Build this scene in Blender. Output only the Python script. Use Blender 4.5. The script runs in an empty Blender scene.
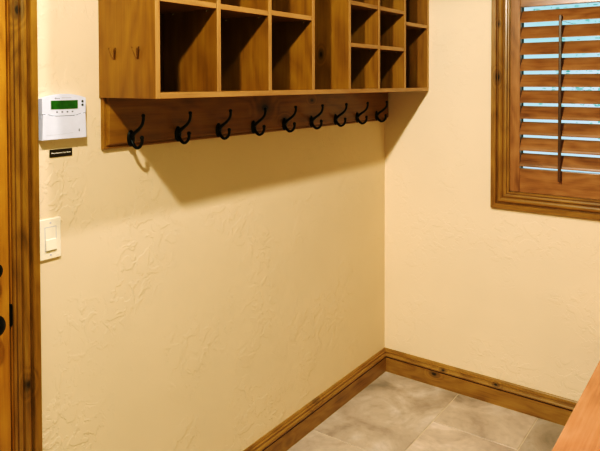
import bpy, bmesh, math, random
from mathutils import Vector, Matrix
random.seed(7)
S = bpy.context.scene
COL = S.collection
PI = math.pi

# ---------------------------------------------------------------- node helpers
def new_mat(name):
    m = bpy.data.materials.new(name); m.use_nodes = True
    nt = m.node_tree; nt.nodes.clear()
    out = nt.nodes.new('ShaderNodeOutputMaterial'); b = nt.nodes.new('ShaderNodeBsdfPrincipled')
    nt.links.new(b.outputs[0], out.inputs[0])
    return m, nt, b
def N(nt, t, **kw):
    n = nt.nodes.new(t)
    for k, v in kw.items():
        if k.startswith('i_'): n.inputs[k[2:].replace('_', ' ')].default_value = v
        else: setattr(n, k, v)
    return n
def L(nt, a, b): nt.links.new(a, b)
def ramp(nt, fac, stops, interp='LINEAR'):
    r = nt.nodes.new('ShaderNodeValToRGB'); r.color_ramp.interpolation = interp
    e = r.color_ramp.elements
    while len(e) < len(stops): e.new(.5)
    for q, (p, c) in zip(e, stops):
        q.position = p; q.color = (c[0], c[1], c[2], 1) if len(c) >= 3 else (c[0],) * 3 + (1,)
    L(nt, fac, r.inputs[0]); return r
def math_(nt, op, a, b=None, c=None, clamp=False):
    n = nt.nodes.new('ShaderNodeMath'); n.operation = op; n.use_clamp = clamp
    for i, v in enumerate((a, b, c)):
        if v is None: continue
        if isinstance(v, (int, float)): n.inputs[i].default_value = v
        else: L(nt, v, n.inputs[i])
    return n.outputs[0]
def mixc(nt, fac, a, b, mode='MIX'):
    n = nt.nodes.new('ShaderNodeMix'); n.data_type = 'RGBA'; n.blend_type = mode
    for i, v in ((0, fac), (6, a), (7, b)):
        if isinstance(v, (int, float)): n.inputs[i].default_value = v
        elif isinstance(v, tuple): n.inputs[i].default_value = (v[0], v[1], v[2], 1)
        else: L(nt, v, n.inputs[i])
    return n.outputs[2]
def srgb(r, g, b):
    f = lambda c: (c / 255 / 12.92) if c <= 10 else ((c / 255 + .055) / 1.055) ** 2.4
    return (f(r), f(g), f(b))

KNOTS = {'cabinet_wood_z': [(.118, -.797, 1.700, .008)],
         'cabinet_wood_y': [(.022, -1.06, 1.478, .016), (.022, -.927, 1.425, .009), (.022, -.727, 1.500, .007)],
         'trim_wood_z': [(.623, -.015, 1.605, .010), (.625, -.015, 1.86, .006)],
         'baseboard_wood_x': [(.298, -.018, .064, .009), (.348, -.018, .096, .006), (.62, -.018, .10, .006)],
         'door_casing_wood_z': [(.012, -2.096, 1.777, .009), (.012, -2.080, .755, .008)]}
def wood(name, light, mid, dark, axis='z', scale=1.0, knots=.45, rough=.42, knot_scale=3.2, coat=.15, blotch=.5):
    m, nt, b = new_mat(name)
    geo = N(nt, 'ShaderNodeNewGeometry')
    tc = N(nt, 'ShaderNodeTexCoord'); oi = N(nt, 'ShaderNodeObjectInfo')
    off = N(nt, 'ShaderNodeVectorMath', operation='SCALE'); off.inputs[0].default_value = (3.1, 5.7, 4.3)
    L(nt, oi.outputs['Random'], off.inputs['Scale'])
    add = N(nt, 'ShaderNodeVectorMath', operation='ADD'); L(nt, tc.outputs['Object'], add.inputs[0]); L(nt, off.outputs[0], add.inputs[1])
    P = add.outputs[0]
    def st(along, across):
        v = [across] * 3; v['xyz'.index(axis)] = along
        mp = N(nt, 'ShaderNodeMapping'); mp.inputs['Scale'].default_value = v; L(nt, P, mp.inputs[0]); return mp.outputs[0]
    # knots
    vo = N(nt, 'ShaderNodeTexVoronoi', feature='F1'); vo.inputs['Scale'].default_value = 1
    L(nt, st(knot_scale * .62, knot_scale * 1.0), vo.inputs['Vector'])
    sep = N(nt, 'ShaderNodeSeparateColor'); L(nt, vo.outputs['Color'], sep.inputs[0])
    has = math_(nt, 'LESS_THAN', sep.outputs[0], knots)
    near = math_(nt, 'MULTIPLY', has, math_(nt, 'SUBTRACT', 1.0, math_(nt, 'MULTIPLY', vo.outputs['Distance'], 3.2), clamp=True))
    for kx, ky, kz, kr in KNOTS.get(name, ()):      # the knots one can see: a dark eye in the board at that spot
        d = N(nt, 'ShaderNodeVectorMath', operation='SUBTRACT'); L(nt, geo.outputs['Position'], d.inputs[0]); d.inputs[1].default_value = (kx, ky, kz)
        q = N(nt, 'ShaderNodeVectorMath', operation='MULTIPLY'); L(nt, d.outputs[0], q.inputs[0]); v = [1, 1, 1]; v['xyz'.index(axis)] = .6; q.inputs[1].default_value = v
        ln = N(nt, 'ShaderNodeVectorMath', operation='LENGTH'); L(nt, q.outputs[0], ln.inputs[0])
        near = math_(nt, 'MAXIMUM', near, math_(nt, 'SUBTRACT', 1.0, math_(nt, 'MULTIPLY', ln.outputs['Value'], .25 / kr), clamp=True))
    # grain, bent round the knots
    w = N(nt, 'ShaderNodeTexNoise'); w.inputs['Scale'].default_value = 1; w.inputs['Detail'].default_value = 2
    L(nt, st(1.3 * scale, 5 * scale), w.inputs['Vector'])
    g = math_(nt, 'ADD', math_(nt, 'MULTIPLY', w.outputs[0], 9.0), math_(nt, 'MULTIPLY', near, 2.6))
    ring = math_(nt, 'PINGPONG', g, .5)
    ring = math_(nt, 'MULTIPLY', ring, 2.0)
    fn = N(nt, 'ShaderNodeTexNoise'); fn.inputs['Scale'].default_value = 1; fn.inputs['Detail'].default_value = 4; fn.inputs['Roughness'].default_value = .65
    L(nt, st(4 * scale, 110 * scale), fn.inputs['Vector'])
    bl = N(nt, 'ShaderNodeTexNoise'); bl.inputs['Scale'].default_value = 1; bl.inputs['Detail'].default_value = 3
    L(nt, st(5.5 * scale, 13 * scale), bl.inputs['Vector'])
    f = math_(nt, 'ADD', math_(nt, 'MULTIPLY', ring, .17), math_(nt, 'MULTIPLY', fn.outputs[0], .45))
    f = math_(nt, 'ADD', f, math_(nt, 'MULTIPLY', math_(nt, 'SUBTRACT', bl.outputs[0], .5), blotch * 1.6))
    f = math_(nt, 'ADD', f, .19, clamp=True)
    c = ramp(nt, f, [(.15, dark), (.45, mid), (.8, light)]).outputs[0]
    halo = ramp(nt, near, [(.35, (0, 0, 0)), (.75, (.55, .55, .55)), (.86, (1, 1, 1))]).outputs[0]
    kd = tuple(x * .22 for x in dark)
    c = mixc(nt, halo, c, kd)
    L(nt, c, b.inputs['Base Color'])
    b.inputs['Roughness'].default_value = rough
    b.inputs['Coat Weight'].default_value = coat; b.inputs['Coat Roughness'].default_value = .25
    bp = N(nt, 'ShaderNodeBump'); bp.inputs['Strength'].default_value = .12; bp.inputs['Distance'].default_value = .001
    L(nt, fn.outputs[0], bp.inputs['Height']); L(nt, bp.outputs[0], b.inputs['Normal'])
    return m

def plain(name, col, rough=.5, metal=0.0, emit=None, es=1.0, spec=.5):
    m, nt, b = new_mat(name)
    n = N(nt, 'ShaderNodeTexNoise'); n.inputs['Scale'].default_value = 60
    tc = N(nt, 'ShaderNodeTexCoord'); L(nt, tc.outputs['Object'], n.inputs['Vector'])
    c = mixc(nt, n.outputs[0], tuple(x * .94 for x in col), tuple(min(1, x * 1.05) for x in col))
    L(nt, c, b.inputs['Base Color'])
    b.inputs['Roughness'].default_value = rough; b.inputs['Metallic'].default_value = metal
    b.inputs['Specular IOR Level'].default_value = spec
    if emit: b.inputs['Emission Color'].default_value = (*emit, 1); b.inputs['Emission Strength'].default_value = es
    return m

def plaster(name, col, bumpy=1.0):
    m, nt, b = new_mat(name)
    tc = N(nt, 'ShaderNodeTexCoord'); P = tc.outputs['Object']
    n1 = N(nt, 'ShaderNodeTexNoise'); n1.inputs['Scale'].default_value = 3.0; n1.inputs['Detail'].default_value = 3; L(nt, P, n1.inputs['Vector'])
    c = mixc(nt, n1.outputs[0], tuple(x * .95 for x in col), tuple(min(1, x * 1.04) for x in col))
    L(nt, c, b.inputs['Base Color']); b.inputs['Roughness'].default_value = .75; b.inputs['Specular IOR Level'].default_value = .25
    # hand-trowelled relief: thin plateaus with a crisp edge, in patches
    n2 = N(nt, 'ShaderNodeTexNoise'); n2.inputs['Scale'].default_value = 17; n2.inputs['Detail'].default_value = 5; n2.inputs['Distortion'].default_value = .6; L(nt, P, n2.inputs['Vector'])
    pl = ramp(nt, n2.outputs[0], [(.50, (0, 0, 0)), (.53, (1, 1, 1))]).outputs[0]
    n3 = N(nt, 'ShaderNodeTexNoise'); n3.inputs['Scale'].default_value = 3.2; n3.inputs['Detail'].default_value = 2; L(nt, P, n3.inputs['Vector'])
    patch = ramp(nt, n3.outputs[0], [(.46, (0, 0, 0)), (.60, (1, 1, 1))]).outputs[0]
    n4 = N(nt, 'ShaderNodeTexNoise'); n4.inputs['Scale'].default_value = 45; n4.inputs['Detail'].default_value = 4; L(nt, P, n4.inputs['Vector'])
    dab = ramp(nt, n4.outputs[0], [(.60, (0, 0, 0)), (.66, (1, 1, 1))]).outputs[0]
    h = math_(nt, 'MULTIPLY', math_(nt, 'ADD', math_(nt, 'MULTIPLY', pl, .7), math_(nt, 'MULTIPLY', dab, .5)), patch)
    h = math_(nt, 'ADD', h, math_(nt, 'MULTIPLY', n1.outputs[0], 2.0))
    h = math_(nt, 'ADD', h, math_(nt, 'MULTIPLY', dab, .10))
    bp = N(nt, 'ShaderNodeBump'); bp.inputs['Strength'].default_value = 0.5 * bumpy; bp.inputs['Distance'].default_value = .0022
    L(nt, h, bp.inputs['Height']); L(nt, bp.outputs[0], b.inputs['Normal'])
    return m

# ---------------------------------------------------------------- mesh helpers
def obj(name, bm, mat, parent=None, smooth=False, kind=None, label=None):
    bmesh.ops.remove_doubles(bm, verts=bm.verts, dist=1e-6)
    bmesh.ops.recalc_face_normals(bm, faces=bm.faces)
    me = bpy.data.meshes.new(name); bm.to_mesh(me); bm.free()
    if smooth:
        for p in me.polygons: p.use_smooth = True
    for mt in (mat if isinstance(mat, (list, tuple)) else [mat]): me.materials.append(mt)
    o = bpy.data.objects.new(name, me); COL.objects.link(o)
    if parent:
        o.parent = parent
        o.matrix_parent_inverse = Matrix.Identity(4)
        # meshes are written in world coordinates: shift into the parent's frame
        w = Vector((0, 0, 0)); p = parent
        while p: w += p.location; p = p.parent
        me.transform(Matrix.Translation(-w - o.location))
    if kind: o['kind'] = kind
    if label: o['label'] = label
    return o
def box(bm, x0, x1, y0, y1, z0, z1, bev=0.0, seg=2):
    r = bmesh.ops.create_cube(bm, size=1); vs = r['verts']
    for v in vs:
        v.co = Vector(((x0 + x1) / 2 + v.co.x * (x1 - x0), (y0 + y1) / 2 + v.co.y * (y1 - y0), (z0 + z1) / 2 + v.co.z * (z1 - z0)))
    if bev:
        es = list({e for v in vs for e in v.link_edges})
        bmesh.ops.bevel(bm, geom=es, offset=bev, segments=seg, profile=.5, affect='EDGES')
    return bm
def B(*a, **k): return box(bmesh.new(), *a, **k)
def thing(name, label, cat, loc=(0, 0, 0), group=None):
    o = bpy.data.objects.new(name, None); COL.objects.link(o); o.location = loc; o.empty_display_size = .05
    o['label'] = label; o['category'] = cat
    if group: o['group'] = group
    return o
def sempty(name, loc=(0, 0, 0)):
    o = bpy.data.objects.new(name, None); COL.objects.link(o); o.location = loc; o['kind'] = 'structure'; return o
def tube(bm, pts, rad, n=10, caps=True, sx=1.0):
    """tube along pts (Vectors) with radius list"""
    pts = [Vector(p) for p in pts]; rings = []
    up = Vector((0, 1, 0))
    for i, p in enumerate(pts):
        t = (pts[min(i + 1, len(pts) - 1)] - pts[max(i - 1, 0)]).normalized()
        a = up - t * up.dot(t)
        if a.length < 1e-4: a = Vector((1, 0, 0)) - t * t.x
        a.normalize(); b_ = t.cross(a)
        r = rad[i] if isinstance(rad, (list, tuple)) else rad
        rings.append([bm.verts.new(p + (a * math.cos(2 * PI * k / n) * sx + b_ * math.sin(2 * PI * k / n)) * r) for k in range(n)])
    for i in range(len(rings) - 1):
        for k in range(n):
            bm.faces.new((rings[i][k], rings[i][(k + 1) % n], rings[i + 1][(k + 1) % n], rings[i + 1][k]))
    if caps: bm.faces.new(rings[0]); bm.faces.new(rings[-1])
    return bm
def catmull(P, n=6):
    P = [Vector(p) for p in P]; Q = [P[0] * 2 - P[1]] + P + [P[-1] * 2 - P[-2]]; out = []
    for i in range(1, len(Q) - 2):
        for k in range(n):
            t = k / n; a, b_, c, d = Q[i - 1:i + 3]
            out.append(.5 * ((2 * b_) + (c - a) * t + (2 * a - 5 * b_ + 4 * c - d) * t * t + (3 * b_ - a - 3 * c + d) * t ** 3))
    out.append(P[-1]); return out
def sphere(bm, c, r, s=(1, 1, 1), u=14, v=9):
    q = bmesh.ops.create_uvsphere(bm, u_segments=u, v_segments=v, radius=r)
    for w in q['verts']: w.co = Vector((w.co.x * s[0] + c[0], w.co.y * s[1] + c[1], w.co.z * s[2] + c[2]))
def lathe_x(bm, c, prof, n=24, sy=1.0, sz=1.0):
    """profile [(x, r)] revolved about the x axis at centre c"""
    rings = [[bm.verts.new((c[0] + x, c[1] + r * sy * math.cos(2 * PI * k / n), c[2] + r * sz * math.sin(2 * PI * k / n))) for k in range(n)] for x, r in prof]
    for a, b_ in zip(rings, rings[1:]):
        for k in range(n): bm.faces.new((a[k], a[(k + 1) % n], b_[(k + 1) % n], b_[k]))
    bm.faces.new(rings[0]); bm.faces.new(rings[-1]); return bm
def strip(bm, path_pts, prof, dark=()):
    """path_pts: function (profile point) -> start & end points; prof list. Makes a closed-section bar."""
    A = [bm.verts.new(path_pts(p, 0)) for p in prof]; C_ = [bm.verts.new(path_pts(p, 1)) for p in prof]
    n = len(prof)
    for i in range(n):
        q = bm.faces.new((A[i], A[(i + 1) % n], C_[(i + 1) % n], C_[i]))
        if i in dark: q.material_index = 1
    bm.faces.new(A); bm.faces.new(C_); return bm

# ---------------------------------------------------------------- materials
M = {}
M['wall'] = plaster('cream_plaster', srgb(231, 209, 177))
M['ceil'] = plaster('ceiling_plaster', srgb(196, 192, 170), .5)
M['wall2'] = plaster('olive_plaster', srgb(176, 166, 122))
a_l, a_m, a_d = srgb(196, 138, 62), srgb(163, 106, 36), srgb(104, 60, 16)
for ax in 'xyz':
    M['cab_' + ax] = wood('cabinet_wood_' + ax, srgb(157, 112, 33), srgb(132, 88, 20), srgb(91, 55, 9), ax, 1.0, .36, .42, 3.4, .2, .35)
    M['edge_' + ax] = wood('cabinet_edge_wood_' + ax, srgb(192, 148, 100), srgb(177, 131, 83), srgb(142, 96, 56), ax, 1.2, .0, .4, 3, .2, .3)
    M['trim_' + ax] = wood('trim_wood_' + ax, srgb(164, 120, 55), srgb(136, 93, 35), srgb(83, 50, 14), ax, 1.3, .30, .38, 5.0, .25, .3)
    M['door_' + ax] = wood('door_wood_' + ax, srgb(193, 139, 50), srgb(166, 111, 31), srgb(104, 63, 13), ax, 1.2, .34, .38, 5.0, .25, .3)
    M['dcas_' + ax] = wood('door_casing_wood_' + ax, srgb(163, 118, 42), srgb(131, 90, 24), srgb(79, 48, 9), ax, 1.3, .34, .38, 5.0, .25, .4)
    M['bb_' + ax] = wood('baseboard_wood_' + ax, srgb(169, 128, 67), srgb(144, 103, 45), srgb(94, 59, 22), ax, 1.4, .45, .4, 7.0, .2, .4)
    M['shut_' + ax] = wood('shutter_wood_' + ax, srgb(168, 117, 77), srgb(141, 92, 53), srgb(95, 55, 28), ax, 1.4, .15, .35, 5.0, .3, .5)
M['groove'] = wood('groove_dark_wood', srgb(134, 92, 38), srgb(108, 70, 24), srgb(72, 42, 12), 'z', 1.3, 0)  # darker wood tone for the groove faces of the mouldings
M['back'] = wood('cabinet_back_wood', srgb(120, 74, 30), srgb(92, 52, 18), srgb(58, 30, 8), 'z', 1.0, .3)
M['bench'] = wood('bench_wood', srgb(228, 160, 122), srgb(212, 138, 98), srgb(180, 106, 68), 'y', .9, .0, .26, 4, .6, .45)
M['iron'] = plain('black_iron', (.012, .011, .011), .38, .75)
M['brass'] = plain('aged_brass', srgb(130, 92, 36), .45, .8)
M['steel'] = plain('nickel_pin', (.75, .73, .7), .25, 1)
M['white'] = plain('white_plastic', srgb(220, 224, 240), .4)
M['ivory'] = plain('ivory_plastic', srgb(243, 232, 206), .38)
M['grey'] = plain('grey_print', srgb(120, 118, 128), .6)
M['palegrey'] = plain('pale_grey_print', srgb(196, 194, 202), .6)
M['darkgrey'] = plain('indicator_and_gap_shade', srgb(52, 48, 48), .5)
M['labelbk'] = plain('dark_brown_label', srgb(40, 22, 12), .45)
M['labeltx'] = plain('white_print', srgb(238, 232, 228), .5)
M['seal'] = plain('dark_gap', srgb(32, 20, 10), .7)

def lcd():
    m, nt, b = new_mat('green_lcd')
    tc = N(nt, 'ShaderNodeTexCoord'); n = N(nt, 'ShaderNodeTexNoise'); n.inputs['Scale'].default_value = 40; L(nt, tc.outputs['Object'], n.inputs['Vector'])
    c = ramp(nt, n.outputs[0], [(.3, srgb(24, 72, 20)), (.7, srgb(40, 104, 20))]).outputs[0]
    L(nt, c, b.inputs['Base Color']); L(nt, c, b.inputs['Emission Color']); b.inputs['Emission Strength'].default_value = .05
    b.inputs['Roughness'].default_value = .25
    return m
M['lcd'] = lcd()

def tilemat():
    m, nt, b = new_mat('stone_tile')
    tc = N(nt, 'ShaderNodeTexCoord'); P = tc.outputs['Object']
    at = N(nt, 'ShaderNodeAttribute'); at.attribute_name = 'tone'
    ad = N(nt, 'ShaderNodeVectorMath', operation='MULTIPLY_ADD'); L(nt, at.outputs['Color'], ad.inputs[0]); ad.inputs[1].default_value = (7, 5, 3); L(nt, P, ad.inputs[2])
    n1 = N(nt, 'ShaderNodeTexNoise'); n1.inputs['Scale'].default_value = 3.6; n1.inputs['Detail'].default_value = 6; n1.inputs['Roughness'].default_value = .6; n1.inputs['Distortion'].default_value = 1.2
    L(nt, ad.outputs[0], n1.inputs['Vector'])
    c = ramp(nt, n1.outputs[0], [(.25, srgb(150, 132, 122)), (.44, srgb(190, 170, 152)), (.56, srgb(204, 184, 164)), (.75, srgb(230, 214, 198))]).outputs[0]
    sp = N(nt, 'ShaderNodeSeparateColor'); L(nt, at.outputs['Color'], sp.inputs[0])
    g = math_(nt, 'ADD', math_(nt, 'MULTIPLY', sp.outputs[0], .36), .68)
    cc = N(nt, 'ShaderNodeVectorMath', operation='SCALE'); L(nt, c, cc.inputs[0]); L(nt, g, cc.inputs['Scale'])
    n2 = N(nt, 'ShaderNodeTexNoise'); n2.inputs['Scale'].default_value = 26; n2.inputs['Detail'].default_value = 5; L(nt, P, n2.inputs['Vector'])
    f = ramp(nt, n2.outputs[0], [(.25, (.86, .85, .86)), (.5, (1, 1, 1))]).outputs[0]
    c2 = mixc(nt, 1.0, cc.outputs[0], f, 'MULTIPLY')
    L(nt, c2, b.inputs['Base Color']); b.inputs['Roughness'].default_value = .5
    bp = N(nt, 'ShaderNodeBump'); bp.inputs['Strength'].default_value = .25; bp.inputs['Distance'].default_value = .003
    L(nt, n1.outputs[0], bp.inputs['Height']); L(nt, bp.outputs[0], b.inputs['Normal'])
    return m
M['tile'] = tilemat()
M['grout'] = plain('grout', srgb(206, 186, 160), .85)

# ---------------------------------------------------------------- measured layout (metres)
XR, YR, ZC = 2.9, -4.9, 2.42            # right wall, rear wall, ceiling
TH = .14
WX0, WX1, WZ0, WZ1 = .676, 1.620, 1.053, 2.030       # window opening inside the casing
DY0, DY1, DZ = -3.035, -2.1160, 2.05                  # door opening inside the casing

# walls
bm = bmesh.new()
box(bm, -TH, 0, DY1 , 0, 0, ZC); box(bm, -TH, 0, YR, DY0, 0, ZC); box(bm, -TH, 0, DY0, DY1, DZ, ZC)
obj('wall_left', bm, M['wall'], kind='structure')
bm = bmesh.new()
box(bm, -TH, WX0, 0, TH, 0, ZC); box(bm, WX1, XR + TH, 0, TH, 0, ZC)
box(bm, WX0, WX1, 0, TH, 0, WZ0); box(bm, WX0, WX1, 0, TH, WZ1, ZC)
obj('wall_back', bm, M['wall'], kind='structure')
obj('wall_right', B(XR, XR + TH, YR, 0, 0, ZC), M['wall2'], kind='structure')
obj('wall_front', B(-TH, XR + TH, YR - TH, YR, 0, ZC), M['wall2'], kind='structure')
obj('ceiling', B(-TH, XR + TH, YR - TH, TH, ZC, ZC + .1), M['ceil'], kind='structure')

# floor: stone tiles of mixed sizes with grout between
bm = bmesh.new()
ca = bm.loops.layers.color.new('tone')
box(bm, -TH, XR + TH, YR - TH, TH, -.1, -.0022)
for f in bm.faces: f.material_index = 1
def tile(x0, x1, y0, y1, tone):
    g = .0022
    n0 = set(bm.faces)
    box(bm, x0 + g, x1 - g, y0 + g, y1 - g, -.02, 0, .0016, 1)
    r = (tone, random.random(), random.random(), 1)
    for f in bm.faces:
        if f not in n0:
            f.material_index = 0
            for lp in f.loops: lp[ca] = r
U = .39
occ = set()
nx, ny = 7, 14
XE = [-.14, .431, .82, 1.21, 1.60, 1.99, 2.38, 3.04]
y_0 = .05
fixed = {(0, 0): (1, 2, .70), (1, 0): (1, 1, .85), (2, 0): (1, 2, .30), (1, 1): (1, 2, 1.0), (0, 2): (1, 1, .80)}
for j in range(ny):
    for i in range(nx):
        if (i, j) in occ: continue
        w, h, t = fixed.get((i, j), (None, None, None))
        if w is None:
            w, h = random.choice([(1, 1), (2, 1), (1, 2), (2, 2)]); t = random.uniform(.25, 1)
            while any((i + a, j + b_) in occ or (i + a, j + b_) in fixed for a in range(w) for b_ in range(h) if a or b_) or i + w > nx or j + h > ny:
                w, h = (1, 1) if random.random() < .5 else (w, max(1, h - 1)) if h > 1 else (max(1, w - 1), h)
        for a in range(w):
            for b_ in range(h): occ.add((i + a, j + b_))
        tile(XE[i], XE[i + w], y_0 - (j + h) * .3825, min(.1, y_0 - j * .3825), t)
obj('floor', bm, [M['tile'], M['grout']], kind='structure')

# baseboards: flat face, groove, moulded cap   (height, depth)
BBP = [(0, 0), (0, .0175), (.077, .0185), (.0785, .0115), (.082, .0115), (.0835, .0205), (.090, .0225), (.097, .0190), (.1005, .0140),
       (.1035, .0130), (.1055, .0155), (.1105, .0150), (.1125, .0095), (.117, .0085), (.1222, .0055), (.1222, 0)]
def bb(name, p0, p1, nrm, mat, m0=0, m1=0):
    p0 = Vector(p0); p1 = Vector(p1); nrm = Vector(nrm); d = (p1 - p0).normalized(); bm = bmesh.new()
    def f(p, e):
        h, t = p
        base = (p1 - d * t * m1) if e else (p0 + d * t * m0)
        return base + nrm * t + Vector((0, 0, h))
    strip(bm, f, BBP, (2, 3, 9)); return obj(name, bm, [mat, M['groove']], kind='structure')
bb('baseboard_left', (0, -2.0435, 0), (0, 0, 0), (1, 0, 0), M['bb_y'], 0, 1)
bb('baseboard_back', (0, 0, 0), (XR, 0, 0), (0, -1, 0), M['bb_x'], 1, 1)
bb('baseboard_right', (XR, YR, 0), (XR, 0, 0), (-1, 0, 0), M['bb_y'], 1, 1)
bb('baseboard_front', (0, YR, 0), (XR, YR, 0), (0, 1, 0), M['bb_x'], 1, 1)

# casing profile: (distance from the inner edge, height off the wall)
CP = [(0, 0), (0, .0085), (.002, .0105), (.007, .0110), (.009, .0080), (.0115, .0105), (.018, .0120), (.0225, .0115), (.0245, .0070), (.0275, .0070),
      (.0300, .0125), (.0360, .0165), (.0430, .0165), (.0480, .0120), (.0500, .0075), (.0535, .0075), (.0550, .0165), (.0570, .0195),
      (.0745, .0205), (.0765, .0185), (.0765, 0)]
def casing_rect(parent, o, ua, va, nrm, u0, u1, v0, v1, s, name, mats, sides):
    """moulding round the rectangle u0..u1 x v0..v1; each side its own mitred piece"""
    o = Vector(o); ua = Vector(ua); va = Vector(va); nrm = Vector(nrm)
    P = lambda u, v, h: o + ua * u + va * v + nrm * h
    for sd in sides:
        bm = bmesh.new()
        def f(p, e):
            w, h = p[0] * s, p[1]
            if sd == 'L': return P(u0 - w, v1 + w if e else (v0 - w if 'B' in sides else v0), h)
            if sd == 'R': return P(u1 + w, v1 + w if e else (v0 - w if 'B' in sides else v0), h)
            if sd == 'B': return P(u1 + w if e else u0 - w, v0 - w, h)
            return P(u1 + w if e else u0 - w, v1 + w, h)
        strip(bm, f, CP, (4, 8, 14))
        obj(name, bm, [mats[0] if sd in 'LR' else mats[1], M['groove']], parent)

# ---------------------------------------------------------------- window
win = sempty('window_1', (1.148, 0, WZ0))
casing_rect(win, (0, 0, 0), (1, 0, 0), (0, 0, 1), (0, -1, 0), WX0, WX1, WZ0, WZ1, 1.12, 'window_casing', (M['trim_z'], M['trim_x']), 'LRBT')
bm = bmesh.new()
def lining(y0, y1, mat, name):
    bm = bmesh.new()
    for a in ((WX0, WX0 + .012, WZ0, WZ1), (WX1 - .012, WX1, WZ0, WZ1)): box(bm, a[0], a[1], y0, y1, a[2], a[3])
    box(bm, WX0, WX1, y0, y1, WZ0, WZ0 + .012); box(bm, WX0, WX1, y0, y1, WZ1 - .012, WZ1)
    obj(name, bm, mat, win)
lining(.001, .045, M['trim_z'], 'window_jamb'); lining(.0455, TH, M['white'], 'window_frame')
bm = bmesh.new()
for a in ((WX0 + .020, WX0 + .029, WZ0 + .012, WZ1 - .012), (WX1 - .050, WX1 - .012, WZ0 + .012, WZ1 - .012), 
          (WX0 + .012, WX1 - .012, WZ0 + .012, WZ0 + .05), (WX0 + .012, WX1 - .012, WZ1 - .05, WZ1 - .012)): box(bm, a[0], a[1], .085, .125, a[2], a[3], .003)
obj('window_sash', bm, M['seal'], win)
def glassmat():
    m, nt, b = new_mat('window_glass')
    b.inputs['Base Color'].default_value = (1, 1, 1, 1); b.inputs['Roughness'].default_value = 0
    b.inputs['Transmission Weight'].default_value = 1; b.inputs['IOR'].default_value = 1.02
    return m
obj('window_glass', B(WX0 + .045, WX1 - .045, .103, .106, WZ0 + .045, WZ1 - .045), glassmat(), win)

# ---------------------------------------------------------------- plantation shutter
LP, LZ0, NL = .0755, 1.2095, 10
def shutter(name, x0, x1, label):
    t = thing(name, label, 'shutter', ((x0 + x1) / 2, .012, WZ0), 'plantation shutters in the window')
    sw = .0455; z0, z1 = WZ0 + .003, WZ1 - .003; yf, yb = -.004, .024
    obj('stile', B(x0, x0 + sw, yf, yb, z0, z1, bev=.002), M['shut_z'], t)
    obj('stile', B(x1 - sw, x1, yf, yb, z0, z1, bev=.002), M['shut_z'], t)
    obj('bottom_rail', B(x0 + sw, x1 - sw, yf, yb, z0, 1.1690, bev=.002), M['shut_x'], t)
    obj('top_rail', B(x0 + sw, x1 - sw, yf, yb, 1.935, z1, bev=.002), M['shut_x'], t)
    bm = bmesh.new(); th = math.radians(53); w, tk = .0745, .0110; yc = .010
    for k in range(NL):
        zc = LZ0 + k * LP; ring = []
        n = 16
        for e in (x0 + sw + .0015, x1 - sw - .0015):
            rr = []
            for i in range(n):
                a = 2 * PI * i / n; u = w / 2 * math.cos(a); v = tk / 2 * math.copysign(abs(math.sin(a)) ** .8, math.sin(a))
                # room-side edge (u<0) low, outer edge high
                rr.append(bm.verts.new((e, yc + u * math.cos(th) - v * math.sin(th), zc + u * math.sin(th) + v * math.cos(th))))
            ring.append(rr)
        for i in range(n):
            bm.faces.new((ring[0][i], ring[0][(i + 1) % n], ring[1][(i + 1) % n], ring[1][i]))
        bm.faces.new(ring[0]); bm.faces.new(ring[1])
    obj('louver_panel', bm, M['shut_x'], t)
    xm = (x0 + x1) / 2
    obj('tilt_rod', B(xm - .0065, xm + .0065, yc - .0345, yc - .0245, 1.122, 1.885, bev=.002), M['rod'], t)
    return t
M['rod'] = wood('tilt_rod_wood', srgb(98, 56, 26), srgb(74, 42, 18), srgb(48, 26, 10), 'z', 1.4, 0, .4)
shutter('plantation_shutter', WX0 + .003, 1.1370, 'brown wooden louvered shutter on the corner side of the window')
shutter('plantation_shutter', 1.1400, WX1 - .003, 'brown wooden louvered shutter on the side of the window away from the corner')

# ---------------------------------------------------------------- outdoors
def leafmat():
    m, nt, b = new_mat('sunlit_leaves')
    tc = N(nt, 'ShaderNodeTexCoord'); n = N(nt, 'ShaderNodeTexNoise'); n.inputs['Scale'].default_value = 6; L(nt, tc.outputs['Object'], n.inputs['Vector'])
    c = ramp(nt, n.outputs[0], [(.35, srgb(130, 205, 190)), (.65, srgb(190, 240, 228))]).outputs[0]
    L(nt, c, b.inputs['Base Color']); b.inputs['Roughness'].default_value = .6
    b.inputs['Emission Strength'].default_value = 0
    return m
M['leaf'] = leafmat()
M['bark'] = plain('bark', srgb(96, 84, 74), .9)
tree = thing('tree', 'loose green leafy tree outside beyond the shutter louvers', 'tree', (1.15, 3.2, -.6))
bm = bmesh.new()
tube(bm, catmull([(1.15, 3.2, -.6), (1.12, 3.2, .3), (1.2, 3.25, 1.2), (1.3, 3.2, 2.2), (1.25, 3.2, 3.1)]), [.07 * (1 - i / 34) for i in range(25)], 10)
tips = []
for k in range(26):
    z = .9 + 2.2 * k / 26; a = k * 2.4; ln = random.uniform(.8, 2.1)
    p0 = Vector((1.18, 3.2, z)); p1 = p0 + Vector((math.cos(a) * ln, math.sin(a) * ln * .5, ln * .35)); pm = (p0 + p1) / 2 + Vector((0, 0, .12))
    c = catmull([p0, pm, p1], 5); tube(bm, c, [.003 * (1 - i / 14) for i in range(len(c))], 6); tips += c[3:]
obj('trunk', bm, M['bark'], tree, True)
bm = bmesh.new()
for k in range(5200):
    c = random.choice(tips) + Vector([random.gauss(0, .16) for _ in range(3)])
    R = Matrix.Rotation(random.uniform(0, 6.3), 3, 'Z') @ Matrix.Rotation(random.uniform(-1.2, 1.2), 3, 'X')
    s = random.uniform(.012, .028)
    vs = [bm.verts.new(c + R @ Vector(p) * s) for p in ((-1, 0, 0), (-.3, 0, .45), (.6, 0, .35), (1.1, 0, 0), (.6, 0, -.35), (-.3, 0, -.45))]
    bm.faces.new(vs)
obj('foliage', bm, M['leaf'], tree)

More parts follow.
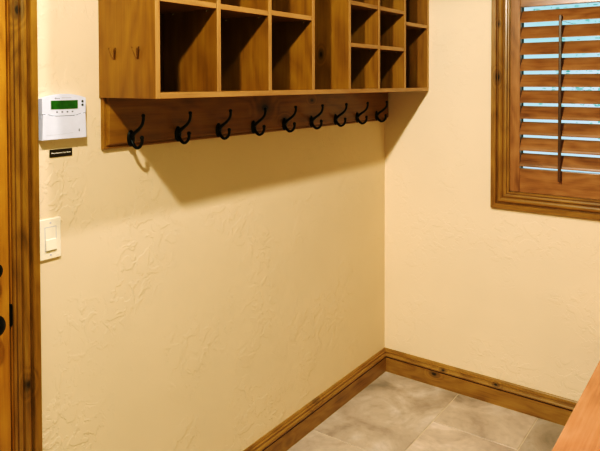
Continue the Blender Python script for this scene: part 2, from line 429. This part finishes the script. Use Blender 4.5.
# ---------------------------------------------------------------- door
door = sempty('door_1', (0, (DY0 + DY1) / 2, 0))
casing_rect(door, (0, 0, 0), (0, 1, 0), (0, 0, 1), (1, 0, 0), DY0, DY1, 0, DZ, .948, 'door_casing', (M['dcas_z'], M['dcas_y']), 'LRT')
# jamb lining the opening
bm = bmesh.new()
JF = .0005
box(bm, -TH, JF, DY1 - .0025, DY1, 0, DZ - .0045); box(bm, -TH, JF, DY0, DY0 + .0045, 0, DZ - .0045); box(bm, -TH, JF, DY0, DY1, DZ - .0045, DZ)
box(bm, -TH, -.050, DY1 - .017, DY1 - .0045, 0, DZ - .0045); box(bm, -TH, -.050, DY0 + .0045, DY0 + .017, 0, DZ - .0045); box(bm, -TH, -.050, DY0, DY1, DZ - .017, DZ - .0045)
obj('door_jamb', bm, M['door_z'], door)
dl, dr, dt = DY0 + .0075, DY1 - .0058, DZ - .0075
def dbox(y0, y1, z0, z1, x0=-.045, x1=-.001, ax='z', bev=.0015): return obj('door_' + ('stile' if ax == 'z' else 'rail'), B(x0, x1, y0, y1, z0, z1, bev=bev), M['door_' + ax], door)
sw = .115
dbox(dl, dl + sw, .012, dt); dbox(dr - sw, dr, .012, dt)
for z0, z1 in ((.012, .25), (.86, 1.02), (dt - .13, dt)): dbox(dl + sw, dr - sw, z0, z1, ax='y')
for z0, z1 in ((.25, .86), (1.02, dt - .13)):
    bm = bmesh.new(); y0, y1 = dl + sw, dr - sw
    box(bm, -.035, -.020, y0, y1, z0, z1)
    f0 = (-.020, y0 + .015, y1 - .015, z0 + .015, z1 - .015); f1 = (-.006, y0 + .06, y1 - .06, z0 + .06, z1 - .06)
    va = [bm.verts.new((f[0], y, z)) for f in (f0, f1) for y, z in ((f[1], f[3]), (f[2], f[3]), (f[2], f[4]), (f[1], f[4]))]
    for i in range(4): bm.faces.new((va[i], va[(i + 1) % 4], va[4 + (i + 1) % 4], va[4 + i]))
    bm.faces.new(va[4:])
    obj('door_panel', bm, M['door_z'], door)
KY = -2.1890
bm = bmesh.new()
lathe_x(bm, (-.001, KY, .955), [(0, .033), (.004, .033), (.008, .028), (.010, .013), (.026, .012), (.030, .020), (.037, .028), (.047, .030), (.056, .026), (.061, .016), (.063, .004)], 28)
obj('door_knob', bm, M['iron'], door, True, label='black iron knob')
bm = bmesh.new()
lathe_x(bm, (-.001, KY + .007, 1.094), [(0, .031), (.005, .031), (.009, .024), (.040, .022), (.044, .016)], 28)
box(bm, .040, .052, KY-.002, KY + .006, 1.076, 1.112, bev=.002)
obj('deadbolt', bm, M['iron'], door, label='black iron deadbolt thumbturn')
# strike plate with its lip on the jamb edge
bm = bmesh.new()
lip = [( -.035, DY1 - .0047, -.028), (.002, DY1 - .0047, .0)]
box(bm, -.030, .0028, DY1 - .0062, DY1 - .0020, .925, .985, bev=.0006, seg=1)
lathe_x(bm, (.0006, DY1 - .001, .955), [(0, .004), (.0022, .0035), (.0026, .002)], 16, sy=1.0, sz=7.5)
obj('strike_plate', bm, M['iron'], door, label='black strike plate lip')

# ---------------------------------------------------------------- cubby cabinet
CY0, CD, CZ0, CZ1, T = -1.833, .258, 1.535, 2.27, .0175
cab = thing('cubby_cabinet', 'brown stained wooden cabinet of open cubbies mounted high in the corner', 'cabinet', (0, CY0 / 2, CZ0))
def framed(name, x0, x1, y0, y1, z0, z1, mat, ax, parent=cab, edge=True):
    """board with a paler front edge strip"""
    e = .0016
    o = obj(name, B(x0, x1 - e, y0, y1, z0, z1, bev=.0006, seg=1), mat, parent)
    if edge: obj('edge_band', B(x1 - e, x1, y0 + .0002, y1 - .0002, z0 + .0002, z1 - .0002, bev=.0006, seg=1), M['edge_' + ax], o)
    return o
BK = .012
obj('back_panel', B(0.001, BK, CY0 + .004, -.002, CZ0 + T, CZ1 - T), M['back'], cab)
framed('bottom_panel', 0.001, CD, CY0 + T, -.003 - T, CZ0, CZ0 + T, M['cab_y'], 'y')
framed('top_panel', 0.001, CD, CY0 + T, -.003 - T, CZ1 - T, CZ1, M['cab_y'], 'y')
framed('side_panel', 0.001, CD, CY0, CY0 + T, CZ0, CZ1, M['cabside'] if 'cabside' in M else M['cab_z'], 'z')
framed('side_panel', 0.001, CD, -.003 - T, -.003, CZ0, CZ1, M['cab_z'], 'z')
DV = [-1.5755, -1.319, -1.0545, -.7885, -.535, -.275]          # divider centres
for y in DV: framed('divider', BK, CD, y - T / 2, y + T / 2, CZ0 + T, CZ1 - T, M['cab_z'], 'z')
E_ = [CY0 + T] + [v for y in DV for v in (y - T / 2, y + T / 2)] + [-.003 - T]
cols = [(E_[2 * i], E_[2 * i + 1]) for i in range(7)]
SH = {0: [1.820, 2.04], 1: [1.820, 2.04], 2: [1.824, 2.04], 3: [2.06], 4: [1.738, 1.915, 2.09], 5: [1.738, 1.915, 2.09], 6: [1.866, 2.07]}
for i, zs in SH.items():
    for z in zs:
        s = framed('shelf', BK, CD - .002, cols[i][0] + .0005, cols[i][1] - .0005, z - T / 2, z + T / 2, M['cab_y'], 'y')
        if z < 1.95:
            for px in (.215, .06):
                for yy, dy in ((cols[i][0], 1), (cols[i][1], -1)):
                    bm = bmesh.new()
                    box(bm, px - .005, px + .005, min(yy, yy + dy * .007), max(yy, yy + dy * .007), z - T / 2 - .008, z - T / 2 - .0003, bev=.002)
                    obj('shelf_pin', bm, M['steel'], s)
# small brass double hooks on the end panel
for xc in (.077, .182):
    bm = bmesh.new(); zc = 1.667; yy = CY0
    lathe_pts = [(xc, yy - .0012, zc + .006), (xc, yy - .0012, zc - .016)]
    box(bm, xc - .0045, xc + .0045, yy - .0022, yy, zc - .018, zc + .014, bev=.001)
    for s in (-1, 1):
        c = catmull([(xc, yy - .002, zc - .014), (xc + s * .005, yy - .005, zc - .010), (xc + s * .010, yy - .008, zc + .004), (xc + s * .015, yy - .009, zc + .015)], 5)
        tube(bm, c, .0013, 8); sphere(bm, c[-1], .0024, u=10, v=7)
    obj('brass_hook', bm, M['brass'], cab, True, label='small aged brass double hook')

# ---------------------------------------------------------------- coat hook rail
RZ0, RZ1, RY0 = 1.3765, CZ0, -1.833
rack = thing('hanging_coat_rack', 'long stained wooden board carrying nine black hooks under the cubby cabinet', 'coat rack', (0, RY0 / 2, RZ0))
RP = [(0, 0), (0, .010), (.0025, .0125), (.006, .0125), (.0085, .0105), (.0105, .0110), (.0140, .0190), (.0165, .0220)]  # edge moulding: (in from edge, height)
ye, ze = RY0 + .006, RZ0 + .0
bm = bmesh.new()
pin = .0165
for (w, h), (w2, h2) in zip(RP, RP[1:]):
    a = [bm.verts.new(v) for v in ((h, ye + w, RZ1), (h, ye + w, ze + w), (h, -.001, ze + w))]
    c = [bm.verts.new(v) for v in ((h2, ye + w2, RZ1), (h2, ye + w2, ze + w2), (h2, -.001, ze + w2))]
    bm.faces.new((a[0], a[1], c[1], c[0])); bm.faces.new((a[1], a[2], c[2], c[1]))
a = [bm.verts.new(v) for v in ((.022, ye + pin, ze + pin), (.022, -.001, ze + pin), (.022, -.001, RZ1), (.022, ye + pin, RZ1))]; bm.faces.new(a)
a = [bm.verts.new(v) for v in ((.0005, ye, ze), (.0005, -.001, ze), (.0005, -.001, RZ1), (.0005, ye, RZ1))]; bm.faces.new(a)
obj('board', bm, M['rail'] if 'rail' in M else M['cab_y'], rack)
hy0, hy1 = -1.732, -.133
def hook(y, z=1.409):
    X = .022
    bm = bmesh.new()
    lathe_x(bm, (X, y, z - .004), [(0, .0150), (.0025, .0150), (.0045, .0125), (.0060, .0085), (.0068, .003)], 20, sy=.95, sz=1.75)
    h = obj('hook', bm, M['iron'], rack, True, label='black iron double coat hook')
    bm = bmesh.new()
    c = catmull([(X + .003, y, z + .000), (X + .020, y, z + .014), (X + .040, y, z + .027), (X + .055, y, z + .041), (X + .061, y, z + .056), (X + .061, y, z + .069)], 5)
    tube(bm, c, [.0060 - .0014 * min(1, i / 14) for i in range(len(c))], 10); sphere(bm, c[-1], .0064)
    obj('upper_prong', bm, M['iron'], h, True)
    bm = bmesh.new()
    c = catmull([(X + .003, y, z - .010), (X + .014, y, z - .025), (X + .029, y, z - .033), (X + .045, y, z - .027), (X + .054, y, z - .013), (X + .054, y, z + .000)], 5)
    tube(bm, c, [.0060 - .0012 * min(1, i / 14) for i in range(len(c))], 10); sphere(bm, c[-1], .0068)
    obj('lower_prong', bm, M['iron'], h, True)
for k in range(9): hook(hy0 + (hy1 - hy0) * k / 8)

# ---------------------------------------------------------------- text helper (real letters converted to mesh)
def text(name, s, size, parent, mat, loc, extr=.0003, bold=0.0):
    """text on a plane facing +x, reading towards +y, centred at loc"""
    cu = bpy.data.curves.new(name, 'FONT'); cu.body = s; cu.size = size; cu.align_x = 'CENTER'; cu.align_y = 'CENTER'; cu.extrude = extr; cu.offset = bold
    to = bpy.data.objects.new(name, cu); COL.objects.link(to)
    dg = bpy.context.evaluated_depsgraph_get(); me = bpy.data.meshes.new_from_object(to.evaluated_get(dg))
    bpy.data.objects.remove(to); bpy.data.curves.remove(cu)
    R = Matrix(((0, 0, 1, 0), (1, 0, 0, 0), (0, 1, 0, 0), (0, 0, 0, 1)))
    w = Vector((0, 0, 0)); p = parent
    while p: w += p.location; p = p.parent
    me.transform(Matrix.Translation(Vector(loc) - w) @ R)
    me.materials.clear(); me.materials.append(mat)
    o = bpy.data.objects.new(name, me); COL.objects.link(o); o.parent = parent
    return o

# ---------------------------------------------------------------- alarm keypad
AY0, AY1, AZ0, AZ1, AX = -2.0350, -1.8955, 1.4205, 1.5455, .024
key = thing('alarm_keypad', 'white plastic alarm keypad with a green screen on the wall beside the door casing', 'keypad', (0, (AY0 + AY1) / 2, AZ0))
def prism_x(bm, pts, x0, x1, bev=.0):
    a = [bm.verts.new((x0, y, z)) for y, z in pts]; b_ = [bm.verts.new((x1, y, z)) for y, z in pts]; n = len(pts)
    for i in range(n): bm.faces.new((a[i], a[(i + 1) % n], b_[(i + 1) % n], b_[i]))
    bm.faces.new(a); f = bm.faces.new(b_)
    if bev: bmesh.ops.bevel(bm, geom=list(f.edges), offset=bev, segments=3, profile=.5, affect='EDGES')
    return bm
W = AY1 - AY0; ym = (AY0 + AY1) / 2
zs0 = 1.4935                                       # seam between head and flip-down cover
curve = lambda t, amp: amp * (1 - (2 * t - 1) ** 2)
seam = [(AY0 + .002 + (W - .004) * t, zs0 - (.0060 * min(1, max(0, (.5 - abs(t - .5) - .10) / .14)))) for t in [i / 24 for i in range(25)]]
top = [(AY1 - W * t, AZ1 - .0085 + curve(t, .0125)) for t in [i / 20 for i in range(21)]]
bm = bmesh.new(); prism_x(bm, [(AY0 + .001, zs0 - .012)] + [(AY1 - .001, zs0 - .012)] + [(y * .985 + ym * .015, z - .001) for y, z in top], .0005, AX - .006)
prism_x(bm, seam + [(AY1, zs0)] + top[:] + [(AY0, zs0)], .010, AX, .0016)
obj('head', bm, M['white'], key)
bm = bmesh.new()
prism_x(bm, [(y, z - .0016) for y, z in seam] + [(y, z + .0004) for y, z in seam][::-1], .012, AX - .0012)
obj('seam', bm, M['darkgrey'], key)  # dark strip set into the gap in place of its shade
bm = bmesh.new()
lo = [(y, z - .0014) for y, z in seam][::-1]
prism_x(bm, [(AY0 - .001, AZ0)] + [(AY1 + .001, AZ0)] + lo, .0005, AX + .001, .0018)
obj('cover', bm, M['white'], key)
LY0, LY1, LZa, LZb = -2.0085, -1.9240, 1.5065, 1.5305
obj('bezel', B(AX - .001, AX + .0005, LY0 - .002, LY1 + .002, LZa - .0015, LZb + .0015, bev=.0004), M['palegrey'], key)
obj('screen', B(AX - .001, AX + .0010, LY0, LY1, LZa, LZb), M['lcd'], key, label='green lit display')
for k in range(4):
    yk = -1.990 + k * .0165
    obj('key_mark', B(AX - .001, AX + .0006, yk - .0024, yk + .0024, 1.4962, 1.5002, bev=.0004), M['grey'], key)
for zk in (1.5270, 1.5165):
    bm = bmesh.new(); lathe_x(bm, (AX - .001, -1.9075, zk), [(0, .0034), (.0018, .0034), (.0024, .0024)], 16)
    obj('indicator', bm, M['darkgrey'], key)
bm = bmesh.new()
# small faint maker's mark and model line above the screen, a printed icon on the cover
for y0, y1, z0, z1 in ((-1.9960, -1.9946, 1.5345, 1.5385), (-1.9946, -1.9915, 1.5372, 1.5385), (-1.9946, -1.9915, 1.5345, 1.5356), (-1.9915, -1.9902, 1.5352, 1.5378),
                       (-1.9888, -1.9878, 1.5345, 1.5368), (-1.9870, -1.9862, 1.5345, 1.5368), (-1.9862, -1.9848, 1.5361, 1.5368), (-1.9840, -1.9832, 1.5345, 1.5385), (-1.9832, -1.9818, 1.5345, 1.5368)):
    box(bm, AX - .0005, AX + .0004, y0, y1, z0 + .0005, z1 + .0005)
obj('printed_mark', bm, M['grey'], key)
bm = bmesh.new()
for k in range(9): box(bm, AX - .0005, AX + .0004, -1.974 + k * .0034, -1.9718 + k * .0034, 1.5368, 1.5396)
obj('model_print', bm, M['palegrey'], key)
bm = bmesh.new()
for k in range(26):
    y = -2.024 + k * .0033; box(bm, AX + .0005, AX + .0013, y, y + .0024, 1.4335 + .00006 * k * k * .1, 1.4343 + .00006 * k * k * .1)
obj('cover_print', bm, M['palegrey'], key)
obj('cover_icon', B(AX, AX + .0014, -1.9215, -1.9180, 1.4395, 1.4475, bev=.0006), M['grey'], key)

# ---------------------------------------------------------------- notice label
lab = thing('notice_sign', 'small dark brown label with white words on the wall below the alarm keypad', 'label', (0, -1.9645, 1.3795))
obj('plate', B(.0003, .0022, -2.0005, -1.9285, 1.3685, 1.3905, bev=.0006), M['labelbk'], lab)
text('lettering', 'Please Remove Your Shoes', .0056, lab, M['labeltx'], (.0024, -1.9645, 1.3800), .0003, .00012)

# ---------------------------------------------------------------- light switch
SY0, SY1, SZ0, SZ1 = -2.0370, -1.9700, 1.0810, 1.1970
sw_ = thing('light_switch', 'ivory rocker light switch plate on the wall beside the door casing', 'switch', (0, (SY0 + SY1) / 2, SZ0))
obj('plate', B(.0004, .0068, SY0, SY1, SZ0, SZ1, bev=.0028, seg=3), M['ivory'], sw_)
ys, zs = (SY0 + SY1) / 2, (SZ0 + SZ1) / 2
bm = bmesh.new()
for a in ((ys - .0180, ys - .0165, zs - .0345, zs + .0345), (ys + .0165, ys + .0180, zs - .0345, zs + .0345), (ys - .018, ys + .018, zs - .0345, zs - .0330), (ys - .018, ys + .018, zs + .033, zs + .0345)):
    box(bm, .0055, .0072, a[0], a[1], a[2], a[3])
obj('seam', bm, M['palegrey'], sw_)
bm = bmesh.new()
rp = [(.0055, zs - .0320), (.0120, zs - .0310), (.0095, zs - .002), (.0080, zs), (.0070, zs + .0325), (.0055, zs + .0325)]
a = [bm.verts.new((x, ys - .0160, z)) for x, z in rp]; c = [bm.verts.new((x, ys + .0160, z)) for x, z in rp]
for i in range(6): bm.faces.new((a[i], a[(i + 1) % 6], c[(i + 1) % 6], c[i]))
bm.faces.new(a); bm.faces.new(c)
obj('rocker', bm, M['ivory'], sw_)
for z in (SZ0 + .0125, SZ1 - .0125):
    bm = bmesh.new(); lathe_x(bm, (.0062, ys, z), [(0, .0030), (.0012, .0028), (.0014, .001)], 14)
    obj('screw', bm, M['palegrey'], sw_)

# ---------------------------------------------------------------- bench
BX, BH = 1.126, .45
bench = thing('bench', 'reddish brown polished wooden bench standing against the wall under the window', 'bench', (BX + .22, -.9, 0))
by0, by1 = -1.95, -.03
obj('seat', B(BX, BX + .44, by0, by1, BH - .04, BH, bev=.006, seg=3), M['bench'], bench)
for y in (by0 + .05, (by0 + by1) / 2, by1 - .05):
    obj('side_panel', B(BX + .04, BX + .42, y - .014, y + .014, 0, BH - .04, bev=.002), M['shut_z'], bench)
obj('apron', B(BX + .03, BX + .05, by0 + .04, by1 - .04, BH - .12, BH - .04, bev=.002), M['bench'], bench)
obj('lower_shelf', B(BX + .05, BX + .41, by0 + .064, by1 - .064, .08, .10, bev=.002), M['bench'], bench)

# ---------------------------------------------------------------- lights
def spot(loc, e, col, r, ang=176, blend=.12, target=None):
    l = bpy.data.lights.new('ceiling_spot', 'SPOT'); l.energy = e; l.color = col; l.shadow_soft_size = r; l.spot_size = math.radians(ang); l.spot_blend = blend
    l.use_nodes = True; nt = l.node_tree; em = nt.nodes['Emission']; fo = nt.nodes.new('ShaderNodeLightFalloff')
    fo.inputs['Strength'].default_value = 1
    nt.links.new(math_(nt, 'ADD', math_(nt, 'MULTIPLY', fo.outputs['Linear'], .56), math_(nt, 'MULTIPLY', fo.outputs['Constant'], .06)), em.inputs['Strength'])
    o = bpy.data.objects.new('ceiling_spot', l); COL.objects.link(o); o.location = loc; return o
def area(loc, e, col, sx, sy, rot=(0, 0, 0)):
    l = bpy.data.lights.new('fill_light', 'AREA'); l.shape = 'RECTANGLE'; l.size = sx; l.size_y = sy; l.energy = e; l.color = col
    o = bpy.data.objects.new('fill_light', l); COL.objects.link(o); o.location = loc; o.rotation_euler = rot; return o
WARM = (1.0, .94, .86)
spot((.765, -2.50, 2.31), 87, WARM, .028)
spot((.765, -1.50, 2.31), 37, WARM, .028)
area((1.45, -3.0, 2.38), 7, (.90, 1, .82), 1.2, 1.6)  # added unseen fill lamp, lifts and tints the shadows

# world: hazy bright sky seen between the louvers
w = bpy.data.worlds.new('sky'); S.world = w; w.use_nodes = True; nt = w.node_tree
bg = nt.nodes['Background']
tc = N(nt, 'ShaderNodeTexCoord'); n = N(nt, 'ShaderNodeTexNoise'); n.inputs['Scale'].default_value = 5; n.inputs['Detail'].default_value = 5
L(nt, tc.outputs['Generated'], n.inputs['Vector'])
c = ramp(nt, n.outputs[0], [(.35, srgb(176, 222, 230)), (.5, srgb(200, 226, 240)), (.65, srgb(222, 234, 248))]).outputs[0]
L(nt, c, bg.inputs[0]); bg.inputs[1].default_value = 1.08

# ---------------------------------------------------------------- camera (solved from the photograph's lines)
yaw, pit, rol, f, D, Y, cy = 0.6272, 0.0232, -0.0023, 617.77, 1.6018, 2.9981, 96.91
fw = Vector((-math.sin(yaw) * math.cos(pit), math.cos(yaw) * math.cos(pit), -math.sin(pit)))
r0 = Vector((math.cos(yaw), math.sin(yaw), 0)); u0 = r0.cross(fw)
r = r0 * math.cos(rol) + u0 * math.sin(rol); u = -r0 * math.sin(rol) + u0 * math.cos(rol)
cam = bpy.data.cameras.new('camera'); co = bpy.data.objects.new('camera', cam); COL.objects.link(co)
m = Matrix((r, u, -fw)).transposed().to_4x4(); m.translation = Vector((D, -Y, 1.58)); co.matrix_world = m
cam.sensor_width = 36; cam.sensor_fit = 'HORIZONTAL'; cam.lens = f / 600 * 36; cam.shift_y = -(225.5 - cy) / 600
cam.clip_start = .02
S.camera = co
S.view_settings.view_transform = 'Standard'; S.view_settings.look = 'None'; S.view_settings.exposure = .05; S.view_settings.gamma = 1
cm = S.view_settings; cm.use_curve_mapping = True; cv = cm.curve_mapping.curves[3]
cv.points.new(.05, .022); cv.points.new(.20, .17); cv.points.new(.45, .44); cv.points[-1].location = (1, .94); cr = cm.curve_mapping.curves[0]; cr.points.new(.10, .087); cr.points.new(.30, .280); cr.points[-1].location = (1, .985); cb = cm.curve_mapping.curves[2]; cb.points.new(.12, .10); cb.points.new(.4, .40)
cm.curve_mapping.update()
S.cycles.use_denoising = True
S.cycles.max_bounces = 10; S.cycles.diffuse_bounces = 6
